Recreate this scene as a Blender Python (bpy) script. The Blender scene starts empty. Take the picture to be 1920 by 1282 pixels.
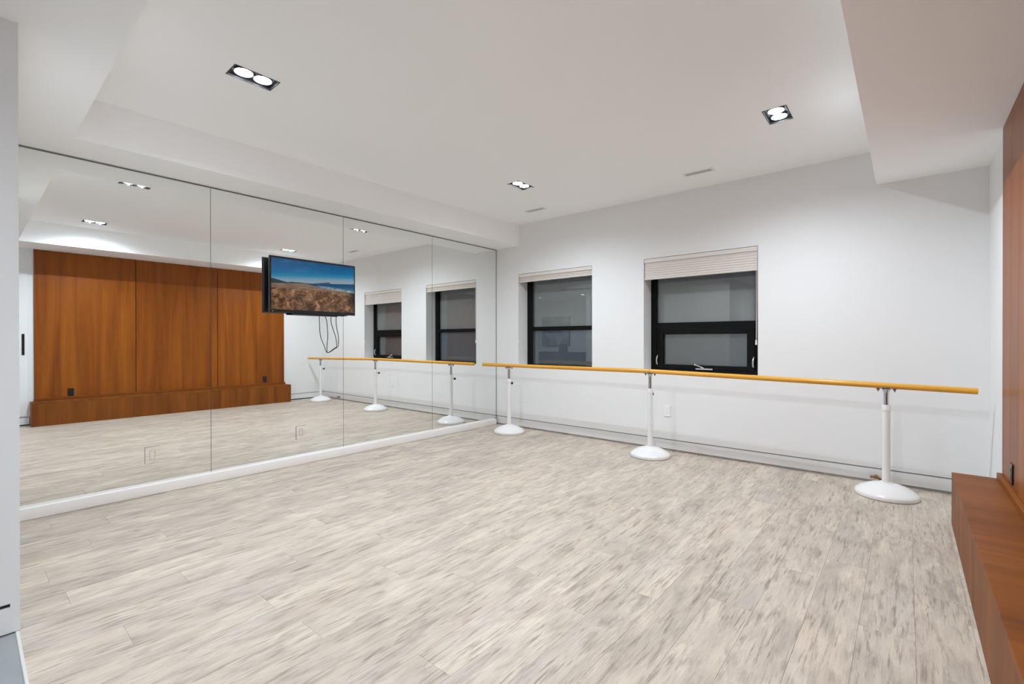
import bpy, bmesh, math, random
from mathutils import Vector, Matrix
random.seed(7)
sc = bpy.context.scene
C = sc.collection

# ------------------------------------------------------------------ camera
cam_d = bpy.data.cameras.new('camera')
cam_d.sensor_width = 36.0
cam_d.lens = 872.54 / 1920 * 36.0
cam_d.clip_start = 0.02
cam = bpy.data.objects.new('camera', cam_d)
C.objects.link(cam)
cam.location = (4.5216, -4.9836, 1.2)
_y, _p, _r = math.radians(40.30), math.radians(-0.167), math.radians(-0.04)
_F = Vector((-math.sin(_y) * math.cos(_p), math.cos(_y) * math.cos(_p), math.sin(_p)))
_R = Vector((math.cos(_y), math.sin(_y), 0))
_U = _R.cross(_F)
_R2 = _R * math.cos(_r) + _U * math.sin(_r)
_U2 = -_R * math.sin(_r) + _U * math.cos(_r)
cam.rotation_euler = Matrix((_R2, _U2, -_F)).transposed().to_euler()
sc.camera = cam

# ------------------------------------------------------------------ world: blue dusk outside the windows
w = bpy.data.worlds.new('dusk_sky')
sc.world = w
w.use_nodes = True
w.node_tree.nodes['Background'].inputs[0].default_value = (0.16, 0.36, 0.62, 1)
w.node_tree.nodes['Background'].inputs[1].default_value = 0.10

# ------------------------------------------------------------------ exposure
vs = sc.view_settings
vs.view_transform = 'Standard'
vs.look = 'None'
vs.gamma = 1.0
vs.use_curve_mapping = False
vs.exposure = 0.0
BULB, SPOT = 60.0, 63.0        # downlights: radiance of the lamp lens, watts of each lamp
HALL_BULB, HALL_SPOT = 60.0, 26.0
LAMP_COLOR = (0.86, 0.955, 1.04)
try:
    sc.cycles.adaptive_threshold = 0.05
    sc.cycles.adaptive_min_samples = 20
    sc.cycles.max_bounces = 12
    sc.cycles.diffuse_bounces = 8
    sc.cycles.glossy_bounces = 5
    sc.cycles.transmission_bounces = 4
    sc.cycles.transparent_max_bounces = 8
except Exception:
    pass

# ------------------------------------------------------------------ dimensions (metres)
S, T = 2.511, 2.795           # underside of the bulkheads, tray ceiling
SL, SR, SN = 0.4246, 4.3254, -4.5185   # tray edges: left, right, near
XR = 4.993                    # right wall
XW = 4.972                    # face of the wood panelling
PX, PY = 1.722, -4.834        # near-left wall corner
HB = -7.2                     # back wall of the hall behind the camera

# ------------------------------------------------------------------ helpers
def lin(r, g, b):
    f = lambda c: c / 12.92 if c <= 0.04045 else ((c + 0.055) / 1.055) ** 2.4
    return (f(r / 255), f(g / 255), f(b / 255), 1)

def box(bm, x0, x1, y0, y1, z0, z1):
    v = [bm.verts.new(p) for p in ((x0, y0, z0), (x1, y0, z0), (x1, y1, z0), (x0, y1, z0),
                                   (x0, y0, z1), (x1, y0, z1), (x1, y1, z1), (x0, y1, z1))]
    for f in ((3, 2, 1, 0), (4, 5, 6, 7), (0, 1, 5, 4), (1, 2, 6, 5), (2, 3, 7, 6), (3, 0, 4, 7)):
        bm.faces.new([v[i] for i in f])
    return v

def B(*boxes):
    bm = bmesh.new()
    for b in boxes:
        box(bm, *b)
    return bm

def bevel(bm, w, seg=2):
    bmesh.ops.bevel(bm, geom=bm.edges[:], offset=w, segments=seg, profile=0.5, affect='EDGES', clamp_overlap=True)
    return bm

def lathe(bm, prof, seg=48, c=(0, 0), axis=None, cap=True):
    """prof: list of (r, z) around the vertical through c."""
    rings = []
    for r, z in prof:
        if r < 1e-6:
            rings.append([bm.verts.new((c[0], c[1], z))])
        else:
            rings.append([bm.verts.new((c[0] + r * math.cos(2 * math.pi * k / seg), c[1] + r * math.sin(2 * math.pi * k / seg), z)) for k in range(seg)])
    for a, b in zip(rings, rings[1:]):
        for k in range(seg):
            k2 = (k + 1) % seg
            if len(a) == 1 and len(b) > 1:
                bm.faces.new((a[0], b[k2], b[k]))
            elif len(b) == 1 and len(a) > 1:
                bm.faces.new((a[k], a[k2], b[0]))
            elif len(a) > 1:
                bm.faces.new((a[k], a[k2], b[k2], b[k]))
    if cap:
        if len(rings[0]) > 1: bm.faces.new(rings[0][::-1])
        if len(rings[-1]) > 1: bm.faces.new(rings[-1])
    return bm

def tube(bm, pts, r, seg=10, closed_ends=True):
    pts = [Vector(p) for p in pts]
    rings = []
    up = None
    for i, p in enumerate(pts):
        t = (pts[min(i + 1, len(pts) - 1)] - pts[max(i - 1, 0)]).normalized()
        if up is None:
            up = t.orthogonal().normalized()
        up = (up - t * up.dot(t)).normalized()
        s = t.cross(up)
        rr = r[i] if isinstance(r, (list, tuple)) else r
        rings.append([bm.verts.new(p + (up * math.cos(a) + s * math.sin(a)) * rr) for a in [2 * math.pi * k / seg for k in range(seg)]])
    for a, b in zip(rings, rings[1:]):
        for k in range(seg):
            k2 = (k + 1) % seg
            bm.faces.new((a[k], a[k2], b[k2], b[k]))
    if closed_ends:
        bm.faces.new(rings[0][::-1]); bm.faces.new(rings[-1])
    return bm

def smooth_path(pts, n=6):
    pts = [Vector(p) for p in pts]
    out = []
    for i in range(len(pts) - 1):
        p0, p1, p2, p3 = pts[max(i - 1, 0)], pts[i], pts[i + 1], pts[min(i + 2, len(pts) - 1)]
        for k in range(n):
            t = k / n
            out.append(0.5 * ((2 * p1) + (p2 - p0) * t + (2 * p0 - 5 * p1 + 4 * p2 - p3) * t * t + (3 * p1 - p0 - 3 * p2 + p3) * t ** 3))
    out.append(pts[-1])
    return out

def sphere(bm, c, r, u=16, v=10, sz=1.0):
    bmesh.ops.create_uvsphere(bm, u_segments=u, v_segments=v, radius=r, matrix=Matrix.Translation(c) @ Matrix.Diagonal((1, 1, sz, 1)))
    return bm

def slab(bm, x0, x1, y0, y1, z0, z1, holes, plane='xy'):
    """A slab with rectangular holes; holes as (a0, a1, b0, b1) in the slab's plane."""
    xs = sorted({x0, x1, *[h[0] for h in holes], *[h[1] for h in holes]})
    if plane == 'xy':
        ys = sorted({y0, y1, *[h[2] for h in holes], *[h[3] for h in holes]})
        rng = [(a, b) for a, b in zip(ys, ys[1:])]
    else:
        zs = sorted({z0, z1, *[h[2] for h in holes], *[h[3] for h in holes]})
        rng = [(a, b) for a, b in zip(zs, zs[1:])]
    for xa, xb in zip(xs, xs[1:]):
        for a, b in rng:
            m, n = (xa + xb) / 2, (a + b) / 2
            if any(h[0] < m < h[1] and h[2] < n < h[3] for h in holes):
                continue
            if plane == 'xy':
                box(bm, xa, xb, a, b, z0, z1)
            else:
                box(bm, xa, xb, y0, y1, a, b)
    # join the cells: drop doubled vertices and the faces that lie between two cells
    bmesh.ops.remove_doubles(bm, verts=bm.verts[:], dist=1e-5)
    seen = {}
    dead = []
    for f in bm.faces:
        k = tuple(sorted(v.index for v in f.verts)) if False else tuple(round(c, 5) for c in f.calc_center_median())
        if k in seen:
            dead += [f, seen[k]]
        seen[k] = f
    bmesh.ops.delete(bm, geom=list(set(dead)), context='FACES_ONLY')
    return bm

def obj(name, bm, mat, parent=None, smooth=False, mesh=None):
    if mesh is None:
        bmesh.ops.recalc_face_normals(bm, faces=bm.faces[:])
        mesh = bpy.data.meshes.new(name)
        bm.to_mesh(mesh); bm.free()
        if mat: mesh.materials.append(mat)
        if smooth:
            for p in mesh.polygons: p.use_smooth = True
            try: mesh.set_sharp_from_angle(angle=math.radians(38))
            except Exception: pass
    o = bpy.data.objects.new(name, mesh)
    C.objects.link(o)
    if parent: o.parent = parent
    return o

def wobj(name, bm, mat, parent, smooth=False):
    """a part given in world coordinates under a parent that stands elsewhere (parents are never rotated here)"""
    o = obj(name, bm, mat, None, smooth)
    o.parent = parent
    loc = Vector(parent.location)
    if parent.parent: loc += Vector(parent.parent.location)
    o.location = -loc
    return o

def tag(o, label=None, cat=None, group=None, kind=None):
    if label: o['label'] = label
    if cat: o['category'] = cat
    if group: o['group'] = group
    if kind: o['kind'] = kind
    return o

def empty(name, loc, label=None, cat=None, group=None, kind=None):
    o = bpy.data.objects.new(name, None)
    o.empty_display_size = 0.1
    C.objects.link(o)
    o.location = loc
    return tag(o, label, cat, group, kind)

def struct(name, bm, mat, parent=None, label=None, smooth=False):
    o = obj(name, bm, mat, parent, smooth)
    if not parent: o['kind'] = 'structure'
    if label: o['label'] = label
    return o

# ------------------------------------------------------------------ materials
class N:
    """tiny node helper"""
    def __init__(s, name):
        s.m = bpy.data.materials.new(name); s.m.use_nodes = True
        s.t = s.m.node_tree; s.n = s.t.nodes; s.l = s.t.links
        s.b = s.n['Principled BSDF']; s.out = s.n['Material Output']
    def add(s, typ, **kw):
        nd = s.n.new(typ)
        for k, v in kw.items(): setattr(nd, k, v)
        return nd
    def set(s, sock, v):
        if isinstance(v, bpy.types.NodeSocket): s.l.new(v, sock)
        else: sock.default_value = v
    def math(s, op, a, b=None, c=None, clamp=False):
        nd = s.add('ShaderNodeMath', operation=op, use_clamp=clamp)
        s.set(nd.inputs[0], a)
        if b is not None: s.set(nd.inputs[1], b)
        if c is not None: s.set(nd.inputs[2], c)
        return nd.outputs[0]
    def mix(s, f, a, b, mode='MIX'):
        nd = s.add('ShaderNodeMix', data_type='RGBA', blend_type=mode)
        s.set(nd.inputs[0], f); s.set(nd.inputs[6], a); s.set(nd.inputs[7], b)
        return nd.outputs[2]
    def ramp(s, f, stops):
        nd = s.add('ShaderNodeValToRGB')
        e = nd.color_ramp.elements
        while len(e) < len(stops): e.new(0.5)
        for k, (p, c) in enumerate(stops): e[k].position = p; e[k].color = c if len(c) == 4 else (*c, 1)
        s.set(nd.inputs[0], f)
        return nd.outputs[0]
    def rng(s, v, a, b, c=0.0, d=1.0):
        nd = s.add('ShaderNodeMapRange'); nd.clamp = True
        s.set(nd.inputs[0], v); s.set(nd.inputs[1], a); s.set(nd.inputs[2], b); s.set(nd.inputs[3], c); s.set(nd.inputs[4], d)
        return nd.outputs[0]
    def obj_xyz(s):
        tc = s.add('ShaderNodeTexCoord'); sp = s.add('ShaderNodeSeparateXYZ')
        s.l.new(tc.outputs['Object'], sp.inputs[0])
        return sp.outputs
    def comb(s, x, y, z):
        nd = s.add('ShaderNodeCombineXYZ')
        for i, v in enumerate((x, y, z)): s.set(nd.inputs[i], v)
        return nd.outputs[0]
    def noise(s, vec, scale=1.0, detail=3.0, rough=0.55, dist=0.0):
        nd = s.add('ShaderNodeTexNoise')
        s.set(nd.inputs['Vector'], vec); nd.inputs['Scale'].default_value = scale
        nd.inputs['Detail'].default_value = detail; nd.inputs['Roughness'].default_value = rough
        nd.inputs['Distortion'].default_value = dist
        return nd.outputs[0]
    def rand(s):
        return s.add('ShaderNodeObjectInfo').outputs['Random']
    def bump(s, h, strength=0.2, dist=0.002):
        nd = s.add('ShaderNodeBump'); nd.inputs['Strength'].default_value = strength; nd.inputs['Distance'].default_value = dist
        s.l.new(h, nd.inputs['Height']); s.l.new(nd.outputs[0], s.b.inputs['Normal'])

def simple(name, col, rough=0.5, metal=0.0, spec=0.5, coat=0.0, var=0.03, scale=6.0):
    k = N(name)
    x = k.obj_xyz()
    n = k.noise(k.comb(x[0], x[1], x[2]), scale, 3)
    c = k.mix(n, [v * (1 - var) for v in col[:3]] + [1], [min(1, v * (1 + var)) for v in col[:3]] + [1])
    k.set(k.b.inputs['Base Color'], c)
    k.b.inputs['Roughness'].default_value = rough
    k.b.inputs['Metallic'].default_value = metal
    k.b.inputs['Specular IOR Level'].default_value = spec
    k.b.inputs['Coat Weight'].default_value = coat
    k.b.inputs['Coat Roughness'].default_value = 0.06
    return k.m

M = {}
M['paint'] = simple('white_wall_paint', (0.815, 0.818, 0.820), 0.62, spec=0.25, var=0.006, scale=3)
M['ceil'] = simple('white_ceiling_paint', (0.968, 0.975, 0.982), 0.75, spec=0.2, var=0.005, scale=3)
M['curb'] = simple('white_satin_curb', (0.86, 0.83, 0.81), 0.4, var=0.01)
M['reveal'] = simple('grey_reveal_channel', (0.30, 0.31, 0.33), 0.5, metal=0.2)
M['mastic'] = simple('dark_mirror_mastic', (0.06, 0.065, 0.065), 0.8)
M['chan'] = simple('dark_aluminium_channel', (0.22, 0.22, 0.22), 0.4, metal=0.6)
M['black'] = simple('black_plastic', (0.006, 0.006, 0.007), 0.28)
M['blackmat'] = simple('black_matt_plastic', (0.012, 0.012, 0.012), 0.5)
M['frame'] = simple('black_window_aluminium', (0.004, 0.004, 0.004), 0.5, spec=0.15)
M['gloss'] = simple('white_gloss_enamel', (0.82, 0.81, 0.80), 0.25, coat=0.3, var=0.004)
M['chrome'] = simple('polished_chrome', (0.62, 0.63, 0.65), 0.12, metal=1.0)
M['steel'] = simple('dark_steel', (0.20, 0.21, 0.22), 0.35, metal=0.9)
M['satin'] = simple('satin_nickel', (0.70, 0.67, 0.63), 0.3, metal=1.0)
M['plate'] = simple('white_outlet_plastic', (0.87, 0.87, 0.865), 0.35, var=0.004)
M['can'] = simple('dark_grey_lamp_housing', (0.035, 0.035, 0.037), 0.45)
M['vent'] = simple('white_vent_metal', (0.80, 0.80, 0.80), 0.5, var=0.01)
M['ventdark'] = simple('grey_vent_slot', (0.72, 0.72, 0.72), 0.6)
M['rail'] = simple('blind_rail_greige', (0.74, 0.69, 0.645), 0.5, var=0.02)
M['cord'] = simple('blind_cord_white', (0.72, 0.68, 0.64), 0.6)
M['brass'] = simple('aged_brass', (0.30, 0.15, 0.05), 0.4, metal=0.6, var=0.2, scale=60)
M['door'] = simple('white_door_lacquer', (0.84, 0.85, 0.86), 0.45, var=0.005)
M['strip'] = simple('pale_threshold_metal', (0.75, 0.74, 0.72), 0.35, metal=0.3)

def mirror_mat():
    k = N('silvered_mirror')
    k.b.inputs['Metallic'].default_value = 1.0
    k.b.inputs['Roughness'].default_value = 0.0
    x = k.obj_xyz()
    n = k.noise(k.comb(x[0], x[1], x[2]), 0.7, 2)
    k.set(k.b.inputs['Base Color'], k.mix(n, (0.93, 0.95, 0.94, 1), (0.94, 0.955, 0.945, 1)))
    return k.m
M['mirror'] = mirror_mat()
M['mirredge'] = simple('polished_glass_edge', (0.30, 0.36, 0.34), 0.2)

def bulb_mat(name, strength):
    k = N(name)
    e = k.add('ShaderNodeEmission')
    e.inputs[0].default_value = (*LAMP_COLOR, 1)
    e.inputs[1].default_value = strength
    k.l.new(e.outputs[0], k.out.inputs[0])
    return k.m
M['bulb'] = bulb_mat('lit_lamp', BULB)
M['hallbulb'] = bulb_mat('lit_hall_lamp', HALL_BULB)

def glass_mat(name, haze):
    """window glass: clear or with a grey hazy film, a little mirror-like on both faces"""
    k = N(name)
    lw = k.add('ShaderNodeLayerWeight'); lw.inputs[0].default_value = 0.5
    fr = k.math('ADD', k.math('MULTIPLY', k.math('POWER', lw.outputs['Facing'], 5.0), 0.92), 0.075)
    tr = k.add('ShaderNodeBsdfTransparent'); tr.inputs[0].default_value = (0.90, 0.93, 0.95, 1)
    df = k.add('ShaderNodeBsdfDiffuse')
    x = k.obj_xyz()
    n = k.noise(k.comb(x[0], x[1], x[2]), 2.0, 3)
    k.set(df.inputs[0], k.mix(n, (0.29, 0.30, 0.285, 1), (0.37, 0.37, 0.34, 1)))
    m0 = k.add('ShaderNodeMixShader'); m0.inputs[0].default_value = haze
    k.l.new(tr.outputs[0], m0.inputs[1]); k.l.new(df.outputs[0], m0.inputs[2])
    gl = k.add('ShaderNodeBsdfGlossy'); gl.inputs['Roughness'].default_value = 0.012
    gl.inputs[0].default_value = (0.95, 0.96, 0.95, 1)
    mx = k.add('ShaderNodeMixShader')
    k.l.new(fr, mx.inputs[0]); k.l.new(m0.outputs[0], mx.inputs[1]); k.l.new(gl.outputs[0], mx.inputs[2])
    k.l.new(mx.outputs[0], k.out.inputs[0])
    return k.m
M['glasshaze'] = glass_mat('hazy_window_glass', 0.43)
M['glass'] = glass_mat('dark_window_glass', 0.13)
def screen_mat():
    k = N('grey_insect_screen')
    tr = k.add('ShaderNodeBsdfTransparent'); df = k.add('ShaderNodeBsdfDiffuse')
    x = k.obj_xyz()
    n = k.noise(k.comb(k.math('MULTIPLY', x[0], 300), x[1], k.math('MULTIPLY', x[2], 300)), 1.0, 1)
    k.set(df.inputs[0], k.mix(n, (0.05, 0.05, 0.055, 1), (0.09, 0.09, 0.095, 1)))
    mx = k.add('ShaderNodeMixShader'); mx.inputs[0].default_value = 0.6
    k.l.new(tr.outputs[0], mx.inputs[1]); k.l.new(df.outputs[0], mx.inputs[2]); k.l.new(mx.outputs[0], k.out.inputs[0])
    return k.m
M['screen'] = screen_mat()

def plank_mat():
    k = N('whitewashed_vinyl_plank')
    x = k.obj_xyz(); r = k.rand()
    off = k.math('MULTIPLY', r, 73.0)
    def nz(sx, sy, det=3, rough=0.55, o=0.0, dist=0.0):
        return k.noise(k.comb(k.math('MULTIPLY', x[0], sx), k.math('MULTIPLY', x[1], sy), k.math('ADD', off, o)), 1.0, det, rough, dist)
    patch = nz(9, 2.6, 4, 0.6, 0.0, 0.6)
    base = k.mix(k.rng(patch, 0.34, 0.66), lin(196, 189, 182), lin(228, 221, 211))
    warm = k.rng(nz(5, 1.6, 2, 0.5, 11.0), 0.52, 0.75, 0, 0.5)
    base = k.mix(warm, base, lin(224, 208, 196))
    cool = k.rng(nz(4, 1.3, 2, 0.5, 23.0), 0.55, 0.78, 0, 0.5)
    base = k.mix(cool, base, lin(196, 197, 200))
    # soft elongated grey blotches
    blot = k.rng(nz(26, 5.0, 4, 0.62, 31.0, 0.5), 0.50, 0.70, 0, 0.68)
    base = k.mix(blot, base, lin(160, 152, 146))
    # short dark dashes along the grain
    dash = k.math('MULTIPLY', k.rng(nz(75, 5.5, 3, 0.6, 47.0, 0.3), 0.54, 0.66), k.rng(nz(6, 2.4, 2, 0.5, 53.0), 0.38, 0.55))
    base = k.mix(k.math('MULTIPLY', dash, 0.58), base, lin(122, 107, 96))
    fine = k.rng(nz(190, 9.0, 2, 0.6, 61.0), 0.40, 0.72, 0.0, 0.28)
    base = k.mix(fine, base, lin(168, 159, 151))
    pale = k.rng(nz(60, 4.0, 3, 0.6, 83.0), 0.58, 0.78, 0, 0.5)
    base = k.mix(pale, base, lin(236, 231, 223))
    tone = k.rng(r, 0, 1, 0.92, 1.04)
    base = k.mix(1.0, base, k.comb(k.math('MULTIPLY', tone, 0.85), k.math('MULTIPLY', tone, 0.79), k.math('MULTIPLY', tone, 0.725)), 'MULTIPLY')
    k.set(k.b.inputs['Base Color'], base)
    k.set(k.b.inputs['Roughness'], k.rng(fine, 0, 0.28, 0.46, 0.6))
    k.b.inputs['Specular IOR Level'].default_value = 0.32
    k.bump(nz(120, 7.0, 3, 0.6, 91.0), 0.12, 0.001)
    return k.m
M['plank'] = plank_mat()
M['subfloor'] = simple('plank_joint_subfloor', (0.36, 0.335, 0.31), 0.8)  # own greige colour of the slab that shows in the plank joints

def tile_mat():
    k = N('grey_hall_floor')
    x = k.obj_xyz()
    n = k.noise(k.comb(x[0], x[1], x[2]), 2.2, 5, 0.6, 0.4)
    k.set(k.b.inputs['Base Color'], k.mix(k.rng(n, 0.3, 0.7), lin(122, 124, 127), lin(146, 148, 151)))
    k.b.inputs['Roughness'].default_value = 0.5
    return k.m
M['tile'] = tile_mat()

def wood_mat(name, axis, dark, mid, light, rough=0.38, spec=0.3):
    """veneer with the grain along axis 0=x 1=y 2=z"""
    k = N(name)
    x = k.obj_xyz(); r = k.rand(); off = k.math('MULTIPLY', r, 31.0)
    def nz(along, across, det=3, rough=0.55, o=0.0, dist=0.0):
        v = [k.math('MULTIPLY', x[i], along if i == axis else across) for i in range(3)]
        v[(axis + 1) % 3] = k.math('ADD', v[(axis + 1) % 3], k.math('ADD', off, o))
        return k.noise(k.comb(*v), 1.0, det, rough, dist)
    band = nz(0.35, 7.0, 3, 0.55, 0, 0.9)
    c = k.ramp(band, [(0.28, dark), (0.5, mid), (0.74, light)])
    fl = nz(0.9, 38, 3, 0.6, 7.0, 0.3)
    c = k.mix(k.rng(fl, 0.45, 0.75, 0, 0.32), c, dark)
    fine = nz(5.0, 260, 2, 0.6, 13.0)
    c = k.mix(k.rng(fine, 0.45, 0.75, 0, 0.22), c, [v * 0.55 for v in dark[:3]] + [1])
    k.set(k.b.inputs['Base Color'], c)
    k.b.inputs['Roughness'].default_value = rough
    k.b.inputs['Specular IOR Level'].default_value = spec
    k.bump(fine, 0.05, 0.0006)
    return k.m
WD, WM, WL = (0.175, 0.041, 0.002, 1), (0.275, 0.070, 0.003, 1), (0.37, 0.108, 0.005, 1)
M['woodv'] = wood_mat('teak_veneer_upright', 2, WD, WM, WL)
BD, BM_, BL = (0.15, 0.043, 0.006, 1), (0.225, 0.066, 0.009, 1), (0.30, 0.092, 0.012, 1)
M['benchv'] = wood_mat('teak_veneer_bench_front', 2, BD, BM_, BL, 0.48, 0.2)
M['benchx'] = wood_mat('teak_veneer_bench_top', 0, BD, BM_, BL, 0.48, 0.2)
M['woody'] = wood_mat('teak_veneer_lengthwise', 1, BD, BM_, BL, 0.48, 0.2)
M['woodgap'] = simple('dark_panel_gap', (0.02, 0.010, 0.006), 0.7)
M['barre'] = wood_mat('varnished_beech_rail', 0, (0.60, 0.26, 0.028, 1), (0.78, 0.385, 0.055, 1), (0.86, 0.48, 0.095, 1), 0.22)

def pleat_mat():
    k = N('pleated_blind_fabric')
    x = k.obj_xyz()
    n = k.noise(k.comb(k.math('MULTIPLY', x[0], 40), k.math('MULTIPLY', x[1], 40), k.math('MULTIPLY', x[2], 60)), 1.0, 2)
    k.set(k.b.inputs['Base Color'], k.mix(n, lin(214, 206, 200), lin(222, 215, 209)))
    k.b.inputs['Roughness'].default_value = 0.85
    return k.m
M['pleat'] = pleat_mat()

def dirt_mat():
    k = N('mottled_floor_edge')
    x = k.obj_xyz()
    n = k.noise(k.comb(k.math('MULTIPLY', x[0], 9), x[1], k.math('MULTIPLY', x[2], 40)), 1.0, 5, 0.7)
    k.set(k.b.inputs['Base Color'], k.ramp(n, [(0.3, lin(120, 110, 96)), (0.5, lin(150, 148, 146)), (0.7, lin(178, 172, 160))]))
    k.b.inputs['Roughness'].default_value = 0.8
    return k.m
M['dirt'] = dirt_mat()

# ------------------------------------------------------------------ setting: floors
fl = struct('floor', B((-0.05, 5.05, -4.84, 0.1, -0.06, -0.0035)), M['subfloor'])
PW, PL, GAP = 0.182, 1.22, 0.0005
_pm = {}
def plank_mesh(wd, ln):
    key = (round(wd, 3), round(ln, 3))
    if key not in _pm:
        bm = B((-wd / 2, wd / 2, -ln / 2, ln / 2, -0.0045, 0.0))
        top = [e for e in bm.edges if all(v.co.z > -0.001 for v in e.verts)]
        bmesh.ops.bevel(bm, geom=top, offset=0.0005, segments=1, affect='EDGES')
        bmesh.ops.recalc_face_normals(bm, faces=bm.faces[:])
        m = bpy.data.meshes.new('plank'); bm.to_mesh(m); bm.free(); m.materials.append(M['plank'])
        _pm[key] = m
    return _pm[key]
xx, ci = 0.0, 0
while xx < 4.95:
    x1 = min(xx + PW, 4.99)
    yy = 0.02 - [0.31, 0.93, 0.62, 0.12, 0.81, 0.44, 1.07][ci % 7] - 0.05 * (ci % 3)
    ye = 0.02
    while ye > -4.83:
        ys = max(yy, -4.838)
        if ye - ys > 0.03:
            o = obj('plank', None, None, fl, mesh=plank_mesh(x1 - xx - GAP, ye - ys - GAP))
            o.location = ((xx + x1) / 2, (ys + ye) / 2, 0)
        ye = ys; yy = ys - PL
        if ys <= -4.838: break
    xx = x1; ci += 1

struct('floor_hall', B((PX - 0.05, 5.05, HB - 0.1, -4.847, -0.06, -0.001)), M['tile'])
struct('trim_1', bevel(B((PX - 0.02, XR, -4.848, -4.837, -0.01, 0.003)), 0.002, 1), M['strip'], label='pale metal strip between plank floor and grey hall floor')

# ------------------------------------------------------------------ setting: walls
W1 = (0.412, 1.581, 0.838, 2.120)
W2 = (2.251, 3.421, 0.850, 2.120)
bm = bmesh.new()
slab(bm, -0.15, 5.10, 0.0, 0.32, 0.124, T + 0.05, [W1, W2], 'xz')
struct('wall_far', bm, M['paint'])
bb = struct('baseboard_far', B((0.0, XR, 0.0, 0.05, 0.018, 0.113)), M['paint'])
o = obj('reveal_channel', B((0.0, XR, 0.012, 0.05, 0.110, 0.127)), M['reveal'], bb)
o = obj('floor_edge_strip', B((0.0, XR, 0.004, 0.05, -0.003, 0.020)), M['dirt'], bb)
# butt joints in the baseboard
for xj in (2.385,):
    obj('joint', B((xj, xj + 0.003, -0.0006, 0.01, 0.02, 0.075)), M['reveal'], bb)

struct('wall_left', B((-0.15, -0.0075, PY, 0.0, 0.0, S)), M['mastic'])
struct('wall_near_left', B((-0.15, PX, HB - 0.1, PY, 0.124, S)), M['paint'])
nb = struct('baseboard_near_left', B((-0.15, PX, HB - 0.1, PY, 0.004, 0.107)), M['paint'])
obj('corner_block', B((PX - 0.04, PX, PY - 0.028, PY, 0.107, 0.124)), M['paint'], nb)
obj('reveal_channel', B((PX - 0.3, PX - 0.014, HB, PY - 0.028, 0.105, 0.126)), M['blackmat'], nb)
struct('wall_right', B((XR, 5.12, HB - 0.1, 0.0, 0.124, S)), M['paint'])
rb = struct('baseboard_right', B((XR, 5.12, -0.80, 0.0, 0.018, 0.113), (XR, 5.12, HB, -4.38, 0.018, 0.113)), M['paint'])
obj('reveal_channel', B((XR + 0.012, 5.12, HB, 0.0, 0.110, 0.127)), M['reveal'], rb)
struct('wall_hall_back', B((PX - 0.1, 5.12, HB - 0.12, HB, 0.0, S)), M['paint'])

# ------------------------------------------------------------------ setting: ceiling tray and bulkheads
LW, LL = 0.147, 0.252
LAMPS = [(1.495, -3.840), (1.492, -1.268), (3.823, -1.251), (3.826, -3.832)]
HALL_LAMPS = [(2.55, -6.0), (4.10, -6.0)]
hole = lambda p: (p[0] - LW / 2, p[0] + LW / 2, p[1] - LL / 2, p[1] + LL / 2)
VENTS = [(1.065, -0.462), (3.015, -0.470)]
vhole = lambda p: (p[0] - 0.118, p[0] + 0.118, p[1] - 0.026, p[1] + 0.026)
bm = bmesh.new()
slab(bm, SL - 0.02, SR + 0.02, SN - 0.02, 0.05, T, T + 0.02, [hole(p) for p in LAMPS] + [vhole(p) for p in VENTS])
struct('ceiling', bm, M['ceil'])
struct('soffit_left', B((-0.15, SL, SN, 0.02, S, T + 0.05)), M['ceil'])
struct('soffit_right', B((SR, 5.12, SN, 0.02, S, T + 0.05)), M['ceil'])
bm = bmesh.new()
slab(bm, -0.15, 5.12, HB - 0.12, SN, S, S + 0.02, [hole(p) for p in HALL_LAMPS])
box(bm, -0.15, 5.12, SN - 0.02, SN, S + 0.02, T + 0.05)
struct('ceiling_hall', bm, M['ceil'])

# ------------------------------------------------------------------ recessed twin downlights
def downlight_meshes(bulbmat):
    hx, hy = LW / 2, LL / 2
    d = {}
    # open-bottomed dark box with its thin lip
    t = 0.003
    bm = B((-hx, -hx + t, -hy, hy, 0, 0.11), (hx - t, hx, -hy, hy, 0, 0.11), (-hx + t, hx - t, -hy, -hy + t, 0, 0.11),
           (-hx + t, hx - t, hy - t, hy, 0, 0.11), (-hx, hx, -hy, hy, 0.11, 0.115))
    d['housing'] = obj('housing', bm, M['can'])
    bm = B((-hx - 0.002, -hx + 0.004, -hy - 0.002, hy + 0.002, -0.0015, 0.001), (hx - 0.004, hx + 0.002, -hy - 0.002, hy + 0.002, -0.0015, 0.001),
           (-hx + 0.004, hx - 0.004, -hy - 0.002, -hy + 0.004, -0.0015, 0.001), (-hx + 0.004, hx - 0.004, hy - 0.004, hy + 0.002, -0.0015, 0.001))
    d['lip'] = obj('lip', bm, M['can'])
    bm = bmesh.new()     # gimbal ring round a lamp
    lathe(bm, [(0.049, 0.030), (0.054, 0.030), (0.054, 0.008), (0.049, 0.008), (0.049, 0.030)], 32, cap=False)
    d['ring'] = obj('gimbal_ring', bm, M['chrome'], smooth=True)
    bm = bmesh.new()     # lens of the lamp: a shallow lit dome
    lathe(bm, [(0.048, 0.016), (0.046, 0.010), (0.040, 0.006), (0.030, 0.003), (0.016, 0.0015), (0.0, 0.001)], 32, cap=True)
    d['bulb'] = obj('lamp', bm, bulbmat, smooth=True)
    return d
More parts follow.
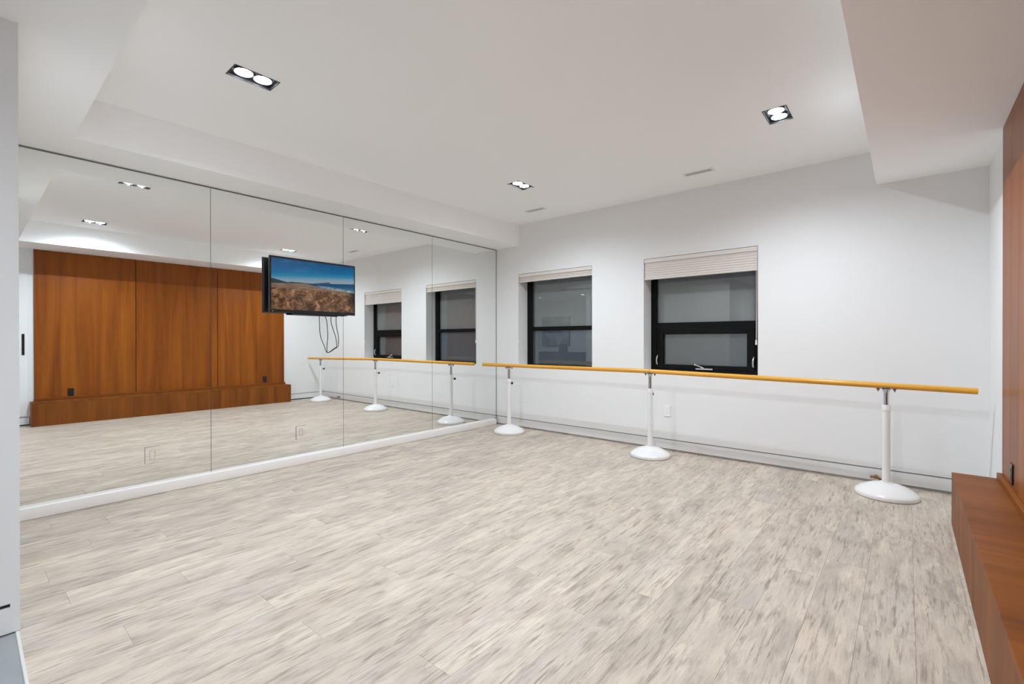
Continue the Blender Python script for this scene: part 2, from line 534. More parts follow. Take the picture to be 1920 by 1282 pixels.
def place_downlights(spots, z, bulbmat, group, watts):
    d = downlight_meshes(bulbmat)
    for (x, y, label) in spots:
        e = empty('recessed_downlight', (x, y, z), label, 'downlight', group)
        for key in ('housing', 'lip'):
            o = d[key].copy(); C.objects.link(o); o.parent = e; o.name = key
        for s in (-1, 1):
            o = d['ring'].copy(); C.objects.link(o); o.parent = e; o.location = (0, s * 0.054, 0)
            b = d['bulb'].copy(); C.objects.link(b); b.parent = o
            ld = bpy.data.lights.new('lamp_beam', 'SPOT')
            ld.energy = watts; ld.color = LAMP_COLOR; ld.spot_size = math.radians(160); ld.spot_blend = 1.0; ld.shadow_soft_size = 0.008
            lo = bpy.data.objects.new('lamp_beam', ld); C.objects.link(lo); lo.parent = o; lo.location = (0, 0, -0.008)
    for o in d.values(): bpy.data.objects.remove(o)
place_downlights([
    (*LAMPS[0], 'twin recessed ceiling downlight nearest the camera, above the mirrors, largest in view'),
    (*LAMPS[1], 'twin recessed ceiling downlight farthest away, near the corner of mirror and window wall'),
    (*LAMPS[2], 'twin recessed ceiling downlight on the right, by the right bulkhead'),
    (*LAMPS[3], 'twin recessed ceiling downlight out of frame, seen only reflected in the mirror')], T, M['bulb'], 'recessed ceiling downlights', SPOT)
place_downlights([
    (*HALL_LAMPS[0], 'twin recessed hall downlight behind the camera, left'),
    (*HALL_LAMPS[1], 'twin recessed hall downlight behind the camera, right')], S, M['hallbulb'], 'recessed hall downlights', HALL_SPOT)

# ------------------------------------------------------------------ ceiling slot vents
for (x, y), lab in zip(VENTS, ('small white slot vent in the ceiling near the mirror corner', 'larger white slot vent in the ceiling above the right window')):
    e = empty('ceiling_vent', (x, y, T), lab, 'vent', 'ceiling slot vents')
    hx, hy = 0.118, 0.026
    obj('flange', bevel(B((-hx - 0.022, -hx, -hy - 0.02, hy + 0.02, -0.004, 0.002), (hx, hx + 0.022, -hy - 0.02, hy + 0.02, -0.004, 0.002),
                          (-hx, hx, -hy - 0.02, -hy, -0.004, 0.002), (-hx, hx, hy, hy + 0.02, -0.004, 0.002)), 0.001, 1), M['vent'], e)
    obj('duct', B((-hx, hx, -hy, hy, 0.022, 0.05), (-hx, -hx + 0.002, -hy, hy, 0, 0.03), (hx - 0.002, hx, -hy, hy, 0, 0.03),
                  (-hx, hx, -hy, -hy + 0.002, 0, 0.03), (-hx, hx, hy - 0.002, hy, 0, 0.03)), M['ventdark'], e)
    for k in range(3):
        yk = -0.015 + 0.015 * k
        bm = bmesh.new()
        v = box(bm, -hx + 0.002, hx - 0.002, yk - 0.001, yk + 0.001, 0.002, 0.016)
        for q in v[4:]: q.co.y += 0.008
        obj('louvre', bm, M['vent'], e)

# ------------------------------------------------------------------ mirror wall
CB = 0.083
seams = [PY + 0.002, -3.6191, -2.3969, -1.1932, -0.006]
wm = empty('wall_mirror', (0, -2.42, CB), 'floor-to-bulkhead wall mirror of four tall panels along the left wall', 'mirror')
for i in range(4):
    y0, y1 = seams[i] + 0.0018, seams[i + 1] - 0.0018
    h = (y1 - y0) / 2
    zt = S - 0.012 - CB
    mp = obj('mirror_panel', B((-0.0035, 0.0, -h, h, 0.001, zt)), M['mirror'], wm)
    mp.location = (0, (y0 + y1) / 2 + 2.42, 0)
    obj('polished_edge', B((-0.0068, -0.0036, -h, h, 0.001, zt)), M['mirredge'], mp)
struct('trim_2', B((-0.0075, 0.004, PY, -0.001, S - 0.011, S - 0.002)), M['chan'], label='dark metal channel along the top of the mirrors')
struct('trim_3', B((-0.0075, 0.003, -0.0075, -0.0005, CB, S - 0.012)), M['chan'], label='dark metal channel in the corner beside the last mirror')
bm = B((0.0015 - 0.009, 0.045, PY, -0.045, 0.0005, CB))
bevel(bm, 0.006, 3)
struct('baseboard_left', bm, M['curb'], label='white curb along the foot of the mirrors', smooth=True)

# outlets set into the mirrors: clear mirrored cover plates
def mirror_outlet(y, z, lab):
    e = empty('mirror_outlet', (0, y, z), lab, 'outlet', 'mirrored outlets')
    hw, hh = 0.045, 0.064
    obj('cover_plate', bevel(B((0.0008, 0.0065, -hw, hw, -hh, hh)), 0.0012, 1), M['mirror'], e)
    obj('plate_edge', B((0.0003, 0.0050, -hw - 0.0012, -hw - 0.0002, -hh, hh), (0.0003, 0.0050, -hw, hw, -hh - 0.0016, -hh - 0.0002),
                        (0.0003, 0.0050, -hw, hw, hh + 0.0002, hh + 0.001)), M['steel'], e)
    bm = bmesh.new()
    pts = []
    for k in range(24):
        a = 2 * math.pi * k / 24
        pts.append((0.0072, 0.017 * math.cos(a), 0.024 * (1 if math.sin(a) >= 0 else -1) + 0.017 * math.sin(a)))
    pts.append(pts[0])
    tube(bm, pts, 0.0007, 6, False)
    obj('receptacle_rim', bm, M['steel'], e)
    for s in (-1, 1):
        bm = B((0.0066, 0.0071, -0.007, -0.0055, s * 0.022 - 0.004, s * 0.022 + 0.004), (0.0066, 0.0071, 0.0055, 0.007, s * 0.022 - 0.004, s * 0.022 + 0.004))
        obj('slots', bm, M['steel'], e)
mirror_outlet(-4.026, 0.305, 'mirrored electrical outlet plate low on the mirror nearest the camera')
mirror_outlet(-2.850, 0.305, 'mirrored electrical outlet plate low on the mirror below the television')

# ------------------------------------------------------------------ windows (frames in deep white reveals)
FY0, FY1 = 0.200, 0.262
def pane(x0, x1, z0, z1, par, mat='glass', y=0.232):
    return wobj('glass_pane', B((x0, x1, y, y + 0.006, z0, z1)), M[mat], par)
def window(name, W, label):
    e = empty(name, ((W[0] + W[1]) / 2, FY0, W[2]), kind='structure')
    e['label'] = label
    return e
# left window: one fixed frame with a single cross bar
e1 = window('window_1', W1, 'left window with black frame and one thin cross bar')
x0, x1, z0, z1 = W1
wobj('window_frame', B((x0, x0 + 0.09, FY0, FY1, z0, z1), (x1 - 0.09, x1, FY0, FY1, z0, z1),
                       (x0 + 0.09, x1 - 0.09, FY0, FY1, z0, z0 + 0.035), (x0 + 0.09, x1 - 0.09, FY0, FY1, z1 - 0.06, z1)), M['frame'], e1)
wobj('cross_bar', B((x0 + 0.09, x1 - 0.09, FY0 + 0.004, FY1, 1.336, 1.392)), M['frame'], e1)
wobj('glazing_bead', B((x0 + 0.09, x0 + 0.098, FY0 + 0.012, FY1, z0 + 0.035, z1 - 0.06)), M['steel'], e1)
pane(x0 + 0.08, x1 - 0.08, 1.3605, z1 - 0.05, e1, 'glasshaze')
pane(x0 + 0.08, x1 - 0.08, z0 + 0.03, 1.36, e1)
# right window: fixed upper light over a top-hung sash
e2 = window('window_2', W2, 'right window with black frame and cranked awning sash below')
x0, x1, z0, z1 = W2
wobj('window_frame', B((x0, x0 + 0.066, FY0, FY1, z0, z1), (x1 - 0.066, x1, FY0, FY1, z0, z1),
                       (x0 + 0.066, x1 - 0.066, FY0, FY1, z0, z0 + 0.03), (x0 + 0.066, x1 - 0.066, FY0, FY1, z1 - 0.06, z1)), M['frame'], e2)
wobj('cross_bar', B((x0 + 0.066, x1 - 0.066, FY0, FY1, 1.335, 1.402)), M['frame'], e2)
sx0, sx1, sz0, sz1 = x0 + 0.070, x1 - 0.070, z0 + 0.034, 1.332
sash = wobj('sash', bevel(B((sx0, sx0 + 0.074, FY0 - 0.004, FY1, sz0, sz1), (sx1 - 0.074, sx1, FY0 - 0.004, FY1, sz0, sz1),
                            (sx0 + 0.074, sx1 - 0.074, FY0 - 0.004, FY1, sz0, sz0 + 0.045), (sx0 + 0.074, sx1 - 0.074, FY0 - 0.004, FY1, sz1 - 0.062, sz1)), 0.003, 1), M['frame'], e2)
pane(x0 + 0.06, x1 - 0.06, 1.39, z1 - 0.05, e2, 'glasshaze')
pane(sx0 + 0.07, sx1 - 0.07, sz0 + 0.04, sz1 - 0.058, e2)
wobj('insect_screen', B((sx0 + 0.072, sx1 - 0.072, 0.2405, 0.2415, sz0 + 0.042, sz1 - 0.06)), M['screen'], e2)
def sub(name, bm, mat, part, smooth=False):
    o = obj(name, bm, mat, None, smooth); o.parent = part
    return o
for xl in (sx0 + 0.012, sx1 - 0.010):
    bm = bmesh.new()
    tube(bm, smooth_path([(xl, FY0 - 0.004, 0.925), (xl - 0.002, FY0 - 0.020, 0.935), (xl - 0.003, FY0 - 0.030, 0.975), (xl, FY0 - 0.024, 1.010), (xl + 0.002, FY0 - 0.006, 1.035)]),
         [0.006 + 0.003 * math.sin(math.pi * k / 24) for k in range(25)], 10)
    sub('sash_latch', bm, M['satin'], sash, True)
bm = B((2.765, 2.945, FY0 - 0.022, FY0 - 0.003, 0.883, 0.899))
bevel(bm, 0.005, 2)
cr = sub('crank_base', bm, M['satin'], sash, True)
bm = bmesh.new()
tube(bm, smooth_path([(2.862, FY0 - 0.022, 0.897), (2.850, FY0 - 0.040, 0.905), (2.820, FY0 - 0.044, 0.918), (2.780, FY0 - 0.044, 0.932)]), 0.006, 10)
sphere(bm, (2.768, FY0 - 0.044, 0.936), 0.011, 12, 8)
sub('crank_handle', bm, M['satin'], sash, True)

# ------------------------------------------------------------------ pleated blinds
def blind(W, zb, n_pleats, label, cord_x, cord_z):
    x0, x1, z1 = W[0] + 0.004, W[1] - 0.004, W[3] - 0.004
    e = empty('pleated_blind', ((x0 + x1) / 2, 0.03, zb), label, 'blind', 'pleated window blinds')
    zr = z1 - 0.043
    wobj('headrail', bevel(B((x0, x1, 0.002, 0.055, zr, z1)), 0.003, 2), M['rail'], e)
    bm = bmesh.new()
    top, bot = zr, zb + 0.016
    rows = []
    n = n_pleats * 2
    for k in range(n + 1):
        z = top + (bot - top) * k / n
        yo = 0.011 if k % 2 else 0.0165
        rows.append([bm.verts.new((x0 + 0.004, yo, z)), bm.verts.new((x1 - 0.004, yo, z)), bm.verts.new((x1 - 0.004, 0.056 - yo, z)), bm.verts.new((x0 + 0.004, 0.056 - yo, z))])
    for a, b in zip(rows, rows[1:]):
        for k in range(4):
            bm.faces.new((a[k], a[(k + 1) % 4], b[(k + 1) % 4], b[k]))
    wobj('pleated_fabric', bm, M['pleat'], e)
    wobj('bottom_rail', bevel(B((x0 + 0.002, x1 - 0.002, 0.008, 0.048, zb, zb + 0.017)), 0.003, 2), M['rail'], e)
    bm = bmesh.new()
    tube(bm, [(cord_x, -0.002, z1 - 0.02), (cord_x, -0.004, (z1 + cord_z) / 2), (cord_x, -0.003, cord_z + 0.05)], 0.0018, 8)
    tube(bm, [(cord_x + 0.008, 0.001, z1 - 0.02), (cord_x + 0.007, -0.001, (z1 + cord_z) / 2), (cord_x + 0.003, -0.001, cord_z + 0.06)], 0.0018, 8)
    cd = wobj('pull_cord', bm, M['cord'], e)
    bm = bmesh.new()
    lathe(bm, [(0.003, cord_z + 0.052), (0.006, cord_z + 0.045), (0.008, cord_z + 0.015), (0.0085, cord_z), (0.0, cord_z - 0.001)], 14, (cord_x, -0.003))
    sub('tassel', bm, M['plate'], cd, True)
blind(W1, 2.004, 5, 'greige pleated blind drawn fully up in the left window', W1[0] + 0.003, 1.165)
blind(W2, 1.884, 7, 'greige pleated blind hanging a little lower in the right window', W2[1] - 0.014, 1.158)

# ------------------------------------------------------------------ outlets on walls
def wall_outlet(loc, axis, mat, dark, label, hw=0.036, hh=0.060):
    """axis 'y': on the window wall facing -y; axis 'x': on the right wall facing -x"""
    e = empty('wall_outlet', loc, label, 'outlet')
    def bx(a0, a1, d0, d1, c0, c1):
        return (a0, a1, -d1, -d0, c0, c1) if axis == 'y' else (-d1, -d0, a0, a1, c0, c1)
    obj('cover_plate', bevel(B(bx(-hw, hw, 0.0002, 0.007, -hh, hh)), 0.002, 2), mat, e)
    r = obj('receptacle', bevel(B(bx(-0.017, 0.017, 0.007, 0.0085, -0.034, 0.034)), 0.0006, 1), mat, e)
    for s in (-1, 1):
        bm = B(bx(-0.0075, -0.0055, 0.0083, 0.0089, s * 0.019 - 0.004, s * 0.019 + 0.004), bx(0.0055, 0.0075, 0.0083, 0.0089, s * 0.019 - 0.004, s * 0.019 + 0.004))
        obj('slots', bm, dark, r)
wall_outlet((2.525, 0, 0.430), 'y', M['plate'], M['reveal'], 'white electrical outlet on the wall below the windows')
wall_outlet((XW, -1.205, 0.455), 'x', M['black'], M['blackmat'], 'black outlet plate on the wood panelling at its far end', 0.036, 0.056)
wall_outlet((XW, -3.950, 0.437), 'x', M['black'], M['blackmat'], 'black outlet plate on the near wood panel, seen in the mirror', 0.034, 0.058)

# ------------------------------------------------------------------ wood panelling and bench on the right wall
BZ = 0.3375
wp = empty('wood_paneling', (XW, -2.58, BZ), 'tall brown wood veneer panelling on the right wall above the bench', 'wall panel')
ws = [-4.335, -3.179, -2.013, -0.832]
wobj('backing', B((XW + 0.014, XR - 0.0005, ws[0] + 0.004, ws[3] - 0.004, BZ, S - 0.003)), M['woodgap'], wp)
for k in range(3):
    bm = B((-0.0065, 0.0065, -(ws[k + 1] - ws[k]) / 2 + 0.004, (ws[k + 1] - ws[k]) / 2 - 0.004, 0, S - 0.004 - BZ - 0.002))
    bevel(bm, 0.0012, 1)
    o = obj('panel', bm, M['woodv'], wp)
    o.location = (0.0068, (ws[k] + ws[k + 1]) / 2 + 2.58, 0.002)
bm = bevel(B((XW - 0.022, XW, ws[0], ws[3] + 0.012, BZ + 0.001, BZ + 0.040)), 0.0015, 1)
wobj('skirting', bm, M['woody'], wp)
BX, BN, BF = 4.747, -4.375, -0.8005
be = empty('wooden_bench', ((BX + XW) / 2, (BN + BF) / 2, 0), 'long low brown wood bench plinth along the right wall', 'bench')
wobj('top_panel', bevel(B((BX, XR - 0.001, BN, BF, BZ - 0.02, BZ)), 0.0012, 1), M['benchx'], be)
wobj('front_panel', B((BX + 0.0004, BX + 0.02, BN + 0.0004, BF - 0.0004, 0.001, BZ - 0.0203)), M['benchv'], be)
for ya, yb in ((BN + 0.0004, BN + 0.02), (BF - 0.02, BF - 0.0004)):
    wobj('end_panel', B((BX + 0.0203, XR - 0.001, ya, yb, 0.001, BZ - 0.0203)), M['benchv'], be)

# white flush door on the right wall nearer the camera, with its long black pull
d = empty('door_1', (XR, -4.85, 0), kind='structure')
d['label'] = 'white flush door beside the wood panelling, seen at the left edge of the mirror'
wobj('door_leaf', bevel(B((XR - 0.006, XR - 0.0005, -5.30, -4.392, 0.135, 2.20)), 0.0015, 1), M['door'], d)
wobj('pull_handle', bevel(B((XR - 0.012, XR - 0.006, -4.452, -4.424, 1.00, 1.30)), 0.003, 2), M['black'], d)

# ------------------------------------------------------------------ television
tv = empty('television', (0.0, -2.744, 1.457), 'flat black wall-mounted television showing a rocky beach, in front of the mirrors', 'television')
TY0, TY1, TZ0, TZ1, TX = -3.175, -2.310, 1.463, 1.985, 0.086
wobj('back_shell', bevel(B((0.046, 0.070, TY0 + 0.004, TY1 - 0.004, TZ0 + 0.004, TZ1 - 0.004)), 0.008, 2), M['black'], tv, True)
bz, bzb = 0.017, 0.030
wobj('bezel', bevel(B((0.066, TX, TY0, TY0 + bz, TZ0, TZ1), (0.066, TX, TY1 - bz * 0.6, TY1, TZ0, TZ1),
                      (0.066, TX, TY0 + bz, TY1 - bz * 0.6, TZ0, TZ0 + bzb), (0.066, TX, TY0 + bz, TY1 - bz * 0.6, TZ1 - bz, TZ1)), 0.002, 1), M['black'], tv)
wobj('lower_lip', bevel(B((0.060, TX - 0.004, TY0 + 0.22, TY1 - 0.115, TZ0 - 0.012, TZ0)), 0.003, 1), M['black'], tv)
wobj('wall_mount', B((0.0005, 0.010, -2.92, -2.56, 1.62, 1.84), (0.010, 0.046, -2.86, -2.84, 1.60, 1.86), (0.010, 0.046, -2.64, -2.62, 1.60, 1.86)), M['blackmat'], tv)
bm = bmesh.new()
lathe(bm, [(0.0, 0.0), (0.003, 0.0), (0.003, 0.001), (0.0, 0.001)], 10, cap=False)
for v in bm.verts: v.co = Vector((TX + v.co.z - 0.0002, TY0 + 0.030 + v.co.x, TZ0 + 0.013 + v.co.y))
wobj('standby_light', bm, M['plate'], tv)

def beach():
    k = N('beach_picture_on_screen')
    uv = k.add('ShaderNodeTexCoord'); sp = k.add('ShaderNodeSeparateXYZ'); k.l.new(uv.outputs['UV'], sp.inputs[0])
    u, v = sp.outputs[0], sp.outputs[1]
    def nz(su, sv, o=0.0, det=4, rough=0.6, dist=0.0):
        return k.noise(k.comb(k.math('MULTIPLY', u, su), k.math('MULTIPLY', v, sv), o), 1.0, det, rough, dist)
    vs_ = k.math('SUBTRACT', v, k.math('MULTIPLY', u, 0.13))      # the coast's horizon climbs a little to the right
    sky = k.ramp(vs_, [(0.50, lin(150, 166, 178)), (0.58, lin(126, 156, 174)), (0.645, lin(40, 132, 172)), (0.72, lin(10, 106, 156)), (0.84, lin(8, 86, 138)), (1.0, lin(8, 70, 116))])
    cl = k.rng(nz(4.5, 13, 1.0, 5, 0.65, 0.8), 0.52, 0.80, 0, 0.45)
    sky = k.mix(k.math('MULTIPLY', cl, k.rng(vs_, 0.6, 0.75)), sky, lin(80, 150, 194))
    # land: hills on the left, headland right of the middle
    h1 = k.math('MULTIPLY', k.math('POWER', k.rng(u, 0.02, 0.22, 1.0, 0.0), 1.1), 0.095)
    h2 = k.math('MULTIPLY', k.math('MULTIPLY', k.rng(u, 0.14, 0.22), k.rng(u, 0.22, 0.44, 1.0, 0.0)), 0.03)
    bumps = k.math('MULTIPLY', k.math('SUBTRACT', nz(14, 0.0, 4.0, 3), 0.5), 0.03)
    hl = k.math('ADD', k.math('ADD', k.math('MAXIMUM', h1, h2), 0.502), k.math('MULTIPLY', bumps, k.rng(u, 0.3, 0.45, 1.0, 0.0)))
    head = k.math('MULTIPLY', k.math('MULTIPLY', k.rng(u, 0.46, 0.655), k.rng(u, 0.665, 0.695, 1.0, 0.0)), 0.034)
    hl = k.math('MAXIMUM', hl, k.math('ADD', head, 0.500))
    c = k.mix(k.math('LESS_THAN', vs_, hl), sky, k.mix(k.rng(u, 0.0, 0.6), lin(40, 62, 64), lin(74, 92, 104)))
    # sea below the horizon
    sea = k.ramp(vs_, [(0.34, lin(66, 118, 142)), (0.43, lin(22, 84, 118)), (0.50, lin(14, 70, 106))])
    c = k.mix(k.math('LESS_THAN', vs_, 0.5), c, sea)
    # shore line falling to the right, foam along it
    sh = k.math('SUBTRACT', k.rng(u, 0.36, 0.57, 0.558, 0.487), k.rng(u, 0.57, 1.0, 0.0, 0.055))
    sh = k.math('ADD', sh, k.math('MULTIPLY', k.math('SUBTRACT', nz(16, 0, 9.0), 0.5), 0.022))
    foam = k.math('MULTIPLY', k.rng(k.math('SUBTRACT', v, sh), 0.0, 0.06, 1.0, 0.0), k.rng(nz(22, 46, 12.0), 0.38, 0.56))
    foam = k.math('MULTIPLY', foam, k.rng(u, 0.50, 0.60))
    c = k.mix(foam, c, lin(190, 204, 210))
    # sand flats and weathered rock
    sand = k.mix(k.rng(nz(7, 34, 15.0), 0.35, 0.65), lin(104, 84, 70), lin(150, 126, 106))
    rock = k.ramp(nz(13, 8, 21.0, 8, 0.66, 1.4), [(0.28, lin(30, 18, 12)), (0.42, lin(104, 70, 48)), (0.55, lin(158, 118, 86)), (0.68, lin(194, 158, 122)), (0.8, lin(144, 92, 56))])
    vo = k.add('ShaderNodeTexVoronoi'); vo.inputs['Scale'].default_value = 1.0
    k.set(vo.inputs['Vector'], k.comb(k.math('MULTIPLY', u, 11), k.math('MULTIPLY', v, 7), 0.0))
    rock = k.mix(k.rng(vo.outputs['Distance'], 0.25, 0.9, 0.0, 0.7), rock, lin(44, 28, 18))
    rmask = k.rng(k.math('SUBTRACT', k.math('ADD', 0.425, k.math('MULTIPLY', k.math('SUBTRACT', nz(12, 0, 33.0, 3), 0.5), 0.06)), v), -0.012, 0.02)
    land = k.mix(rmask, sand, rock)
    dark = k.math('MULTIPLY', k.rng(u, 0.90, 0.98), k.rng(v, 0.05, 0.22))
    land = k.mix(k.math('MULTIPLY', dark, 0.85), land, lin(22, 22, 26))
    landm = k.math('MULTIPLY', k.math('LESS_THAN', v, sh), k.math('LESS_THAN', vs_, 0.502))
    c = k.mix(landm, c, land)
    em = k.add('ShaderNodeEmission'); k.set(em.inputs[0], c); em.inputs[1].default_value = 0.80
    gl = k.add('ShaderNodeBsdfGlossy'); gl.inputs['Roughness'].default_value = 0.15; gl.inputs[0].default_value = (0.03, 0.03, 0.03, 1)
    ad = k.add('ShaderNodeAddShader'); k.l.new(em.outputs[0], ad.inputs[0]); k.l.new(gl.outputs[0], ad.inputs[1])
    k.l.new(ad.outputs[0], k.out.inputs[0])
    return k.m
bm = bmesh.new()
sy0, sy1, sz0_, sz1_ = TY0 + bz, TY1 - bz * 0.6, TZ0 + bzb, TZ1 - bz
vv = [bm.verts.new(p) for p in ((0.0815, sy0, sz0_), (0.0815, sy1, sz0_), (0.0815, sy1, sz1_), (0.0815, sy0, sz1_))]
bk = [bm.verts.new((0.074, p.co.y, p.co.z)) for p in vv]
f0 = bm.faces.new(vv)
bm.faces.new(bk[::-1])
for k in range(4): bm.faces.new((vv[(k + 1) % 4], vv[k], bk[k], bk[(k + 1) % 4]))
lay = bm.loops.layers.uv.new('UVMap')
for f in bm.faces:
    for lp in f.loops:
        lp[lay].uv = ((lp.vert.co.y - sy0) / (sy1 - sy0), (lp.vert.co.z - sz0_) / (sz1_ - sz0_))
o = wobj('screen', bm, beach(), tv)
o['label'] = 'lit screen with blue sky, sea and brown rocks'
bm = bmesh.new()
tube(bm, smooth_path([(0.058, -2.627, 1.475), (0.060, -2.627, 1.447), (0.075, -2.618, 1.381), (0.075, -2.609, 1.252), (0.03, -2.593, 1.150), (0.012, -2.584, 1.10), (0.006, -2.574, 1.080),
                      (0.006, -2.547, 1.086), (0.008, -2.501, 1.116), (0.012, -2.466, 1.140), (0.02, -2.463, 1.193), (0.03, -2.471, 1.254), (0.04, -2.492, 1.330), (0.05, -2.506, 1.396), (0.05, -2.503, 1.475)], 5), 0.0036, 8)
wobj('power_cable', bm, M['black'], tv, True)

# ------------------------------------------------------------------ ballet barre: two rails on three stands
SY = -0.370
st = [(0.558, 0.876, (-0.10, 1.0)), (2.490, 0.881, (-0.10, 1.0)), (4.402, 0.850, (-0.10, 1.0))]
bar = empty('ballet_barre', (2.49, SY, 0), 'long wooden ballet barre on three white round-footed stands below the windows', 'ballet barre')
RR = 0.0225
def rail(pa, pb):
    bm = bmesh.new()
    pa, pb = Vector(pa), Vector(pb)
    n = 24
    d_ = (pb - pa).normalized()
    pts = [pa, pa + d_ * 0.003] + [pa.lerp(pb, k / n) for k in range(1, n)] + [pb - d_ * 0.003, pb]
    rr = [RR - 0.003, RR] + [RR] * (n - 1) + [RR, RR - 0.003]
    tube(bm, pts, rr, 28)
    return bm
zL = st[0][1] + (st[0][1] - st[1][1]) * 0.25
wobj('handrail', rail((0.085, SY, 0.874), (2.4892, SY, st[1][1])), M['barre'], bar, True)
wobj('handrail', rail((2.4908, SY, st[1][1]), (4.905, SY, 0.8415)), M['barre'], bar, True)
DOME = [(0.0, 0.001), (0.193, 0.001), (0.198, 0.004), (0.2, 0.010), (0.2, 0.024), (0.1975, 0.031), (0.192, 0.037), (0.18, 0.0465), (0.16, 0.0600), (0.135, 0.0735),
        (0.105, 0.0865), (0.075, 0.0955), (0.05, 0.1005), (0.042, 0.1025), (0.040, 0.1075), (0.0, 0.108)]
for x, zb, kd in st:
    bm = bmesh.new()
    lathe(bm, [(0.026, 0.104), (0.026, 0.655), (0.026, 0.656), (0.0262, 0.70)], 32, (x, SY))
    stand = wobj('stand', bm, M['gloss'], bar, True)
    stand['label'] = 'white stand post with round foot'
    bm = bmesh.new(); lathe(bm, DOME, 64, (x, SY), cap=False)
    sub('base_dome', bm, M['gloss'], stand, True)
    bm = bmesh.new()
    lathe(bm, [(0.0265, 0.657), (0.0285, 0.659), (0.0285, 0.698), (0.027, 0.702), (0.018, 0.702)], 32, (x, SY), cap=False)
    sub('top_collar', bm, M['gloss'], stand, True)
    for q in range(4):
        a = math.pi / 4 + q * math.pi / 2
        bm = bmesh.new()
        sphere(bm, (x + 0.034 * math.cos(a), SY + 0.034 * math.sin(a), 0.1075), 0.0055, 10, 6, 0.7)
        sub('base_screw', bm, M['satin'], stand, True)
    bm = bmesh.new(); lathe(bm, [(0.0175, 0.690), (0.0175, zb - RR - 0.002)], 24, (x, SY))
    sub('chrome_tube', bm, M['chrome'], stand, True)
    # saddle plate hugging the underside of the rail
    bm = bmesh.new()
    rows = []
    for xs in (-0.062, -0.05, -0.02, 0.02, 0.05, 0.062):
        row = []
        wid = 0.55 if abs(xs) > 0.03 else 1.0
        for q in range(9):
            a = math.pi * 1.5 + (q - 4) / 4 * wid
            row.append(((RR + 0.0008) * math.cos(a), (RR + 0.0008) * math.sin(a), (RR + 0.004) * math.cos(a), (RR + 0.004) * math.sin(a)))
        slope = (0.0026 if x < 1 else (-0.0085 if x < 3 else -0.0165)) * 0.8
        rows.append([(bm.verts.new((x + xs, SY + r_[0], zb + r_[1] + slope * xs)), bm.verts.new((x + xs, SY + r_[2], zb + r_[3] + slope * xs))) for r_ in row])
    for a, b in zip(rows, rows[1:]):
        for q in range(8):
            bm.faces.new((a[q][0], b[q][0], b[q + 1][0], a[q + 1][0]))
            bm.faces.new((a[q][1], a[q + 1][1], b[q + 1][1], b[q][1]))
        for q in (0, 8):
            bm.faces.new((a[q][0], a[q][1], b[q][1], b[q][0]))
    for a in (rows[0], rows[-1]):
        for q in range(8):
            bm.faces.new((a[q][0], a[q + 1][0], a[q + 1][1], a[q][1]))
    lathe(bm, [(0.018, zb - RR - 0.030), (0.021, zb - RR - 0.022), (0.028, zb - RR - 0.006), (0.030, zb - RR - 0.003)], 24, (x, SY))
    sub('saddle', bm, M['chrome'], stand, True)
    for s in (-1, 1):
        bm = bmesh.new()
        zz = zb - RR - 0.0035
        lathe(bm, [(0.0, zz - 0.022), (0.003, zz - 0.020), (0.007, zz - 0.008), (0.011, zz - 0.005), (0.011, zz)], 12, (x + s * 0.050, SY))
        sub('rail_screw', bm, M['steel'], stand, True)
    # black knob clamping the height
    kx, ky = kd
    L = math.hypot(kx, ky); kx /= L; ky /= L
    bm = bmesh.new()
    tube(bm, [(x + kx * 0.024, SY + ky * 0.024, 0.640), (x + kx * 0.052, SY + ky * 0.052, 0.640)], 0.005, 10)
    sphere(bm, (x + kx * 0.066, SY + ky * 0.066, 0.640), 0.0175, 18, 12)
    sub('clamp_knob', bm, M['black'], stand, True)

# ------------------------------------------------------------------ small brass pipe stub by the far baseboard
e = empty('brass_pipe_stub', (4.322, -0.02, 0.0), 'small brown brass pipe stub sticking out of the baseboard behind the right stand', 'pipe fitting')
bm = bmesh.new()
tube(bm, [(0.004, 0.021, 0.052), (0.0, -0.022, 0.052)], 0.011, 14)
obj('stub', bm, M['brass'], e, True)
bm = bmesh.new()
tube(bm, smooth_path([(-0.034, -0.018, 0.050), (-0.012, -0.022, 0.058), (0.012, -0.020, 0.054), (0.040, -0.016, 0.036)]), [0.006] + [0.010] * 17 + [0.006], 12)
obj('lever', bm, M['brass'], e, True)

# ------------------------------------------------------------------ hall behind the camera: what the left window's glass reflects
sb = empty('sideboard', (3.72, HB + 0.26, 0), 'dark low sideboard against the hall back wall, behind the camera', 'sideboard')
M['dkwood'] = wood_mat('dark_stained_oak', 0, (0.02, 0.016, 0.013, 1), (0.045, 0.035, 0.03, 1), (0.07, 0.055, 0.045, 1), 0.4)
obj('top', bevel(B((-1.15, 1.15, -0.225, 0.225, 0.80, 0.84)), 0.003, 1), M['dkwood'], sb)
obj('body', B((-1.12, 1.12, -0.215, 0.20, 0.10, 0.80)), M['dkwood'], sb)
for k in range(4):
    dr = obj('door', bevel(B((-1.11 + 0.5575 * k, -1.11 + 0.5575 * k + 0.5475, 0.20, 0.218, 0.11, 0.79)), 0.002, 1), M['dkwood'], sb)
    xk = -1.11 + 0.5575 * k + (0.49 if k % 2 == 0 else 0.06)
    obj('handle', bevel(B((xk - 0.006, xk + 0.006, 0.218, 0.236, 0.40, 0.56)), 0.002, 1), M['satin'], dr)
for sx in (-1.05, 1.05):
    for sy in (-0.17, 0.17):
        obj('leg', B((sx - 0.02, sx + 0.02, sy - 0.02, sy + 0.02, 0, 0.10)), M['blackmat'], sb)
ch = empty('dining_chair', (3.30, HB + 0.85, 0), 'dark upholstered chair standing before the sideboard, behind the camera', 'chair')
M['char'] = simple('charcoal_upholstery', (0.03, 0.03, 0.032), 0.85)
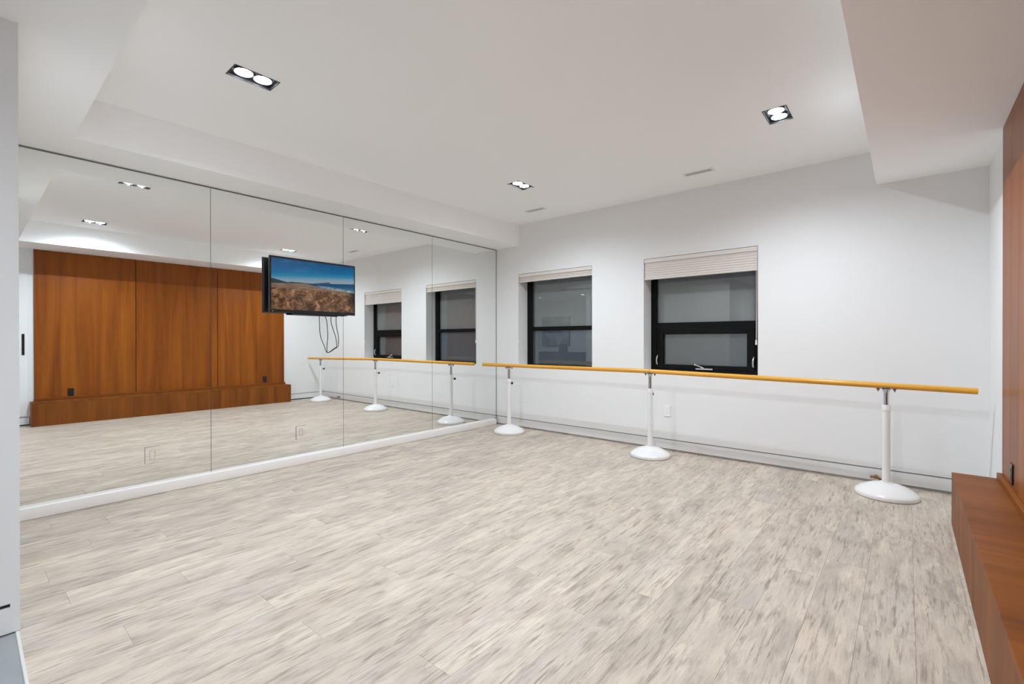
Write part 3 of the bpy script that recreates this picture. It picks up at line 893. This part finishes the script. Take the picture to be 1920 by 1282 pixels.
obj('seat', bevel(B((-0.24, 0.24, -0.23, 0.23, 0.42, 0.50)), 0.02, 3), M['char'], ch, True)
bm = bmesh.new()
bmesh.ops.create_cube(bm, size=1, matrix=Matrix.Translation((0, 0.215, 0.79)) @ Matrix.Diagonal((0.40, 0.05, 0.62, 1)))
bevel(bm, 0.0245, 3)
for v in bm.verts:
    if v.co.z > 0.9: v.co.x *= 1 - 0.75 * max(0, v.co.z - 0.9) ** 1.0 * 2.2
obj('backrest', bm, M['char'], ch, True)
for sx in (-0.2, 0.2):
    for sy in (-0.19, 0.19):
        bm = bmesh.new(); tube(bm, [(sx, sy, 0.42), (sx * 1.1, sy * 1.1, 0.0)], [0.018, 0.012], 12)
        obj('leg', bm, M['blackmat'], ch, True)
pc = empty('framed_artwork', (4.30, HB, 1.50), 'large abstract grey artwork on the hall back wall, behind the camera', 'picture')
def art():
    k = N('abstract_grey_painting')
    x = k.obj_xyz()
    n = k.noise(k.comb(k.math('MULTIPLY', x[0], 2.2), x[1], k.math('MULTIPLY', x[2], 3.6)), 1.0, 4, 0.6, 1.2)
    k.set(k.b.inputs['Base Color'], k.ramp(n, [(0.32, lin(40, 48, 66)), (0.45, lin(120, 124, 132)), (0.6, lin(190, 190, 188)), (0.75, lin(150, 150, 150))]))
    k.b.inputs['Roughness'].default_value = 0.6
    return k.m
obj('canvas', B((-0.53, 0.53, 0.002, 0.03, -0.46, 0.46)), art(), pc)
obj('frame', B((-0.55, -0.53, 0.001, 0.04, -0.48, 0.48), (0.53, 0.55, 0.001, 0.04, -0.48, 0.48), (-0.53, 0.53, 0.001, 0.04, -0.48, -0.46), (-0.53, 0.53, 0.001, 0.04, 0.46, 0.48)), M['blackmat'], pc)
vz = empty('flower_vase', (2.95, HB + 0.22, 0.84), 'clear vase of pale flowers on the sideboard, behind the camera', 'vase')
bm = bmesh.new()
lathe(bm, [(0.0, 0.0), (0.045, 0.0), (0.06, 0.05), (0.05, 0.14), (0.03, 0.19), (0.036, 0.22)], 24, cap=False)
obj('vase', bm, M['gloss'], vz, True)
for k in range(7):
    a = k * 2.4; r_ = 0.03 + 0.012 * k
    tip = (r_ * math.cos(a), r_ * math.sin(a) * 0.6, 0.36 + 0.03 * (k % 3))
    bm = bmesh.new(); tube(bm, [(0, 0, 0.05), (tip[0] * 0.4, tip[1] * 0.4, 0.22), tip], 0.003, 6)
    stem = obj('stem', bm, simple('green_stem', (0.05, 0.12, 0.04)) if k == 0 else bpy.data.materials['green_stem'], vz)
    bm = bmesh.new()
    for q in range(6):
        b = q * math.pi / 3
        sphere(bm, (tip[0] + 0.016 * math.cos(b), tip[1] + 0.016 * math.sin(b), tip[2]), 0.016, 8, 6, 0.6)
    sphere(bm, (tip[0], tip[1], tip[2] + 0.006), 0.012, 8, 6)
    obj('blossom', bm, simple('pale_petals', (0.5, 0.45, 0.45)) if k == 0 else bpy.data.materials['pale_petals'], stem, True)
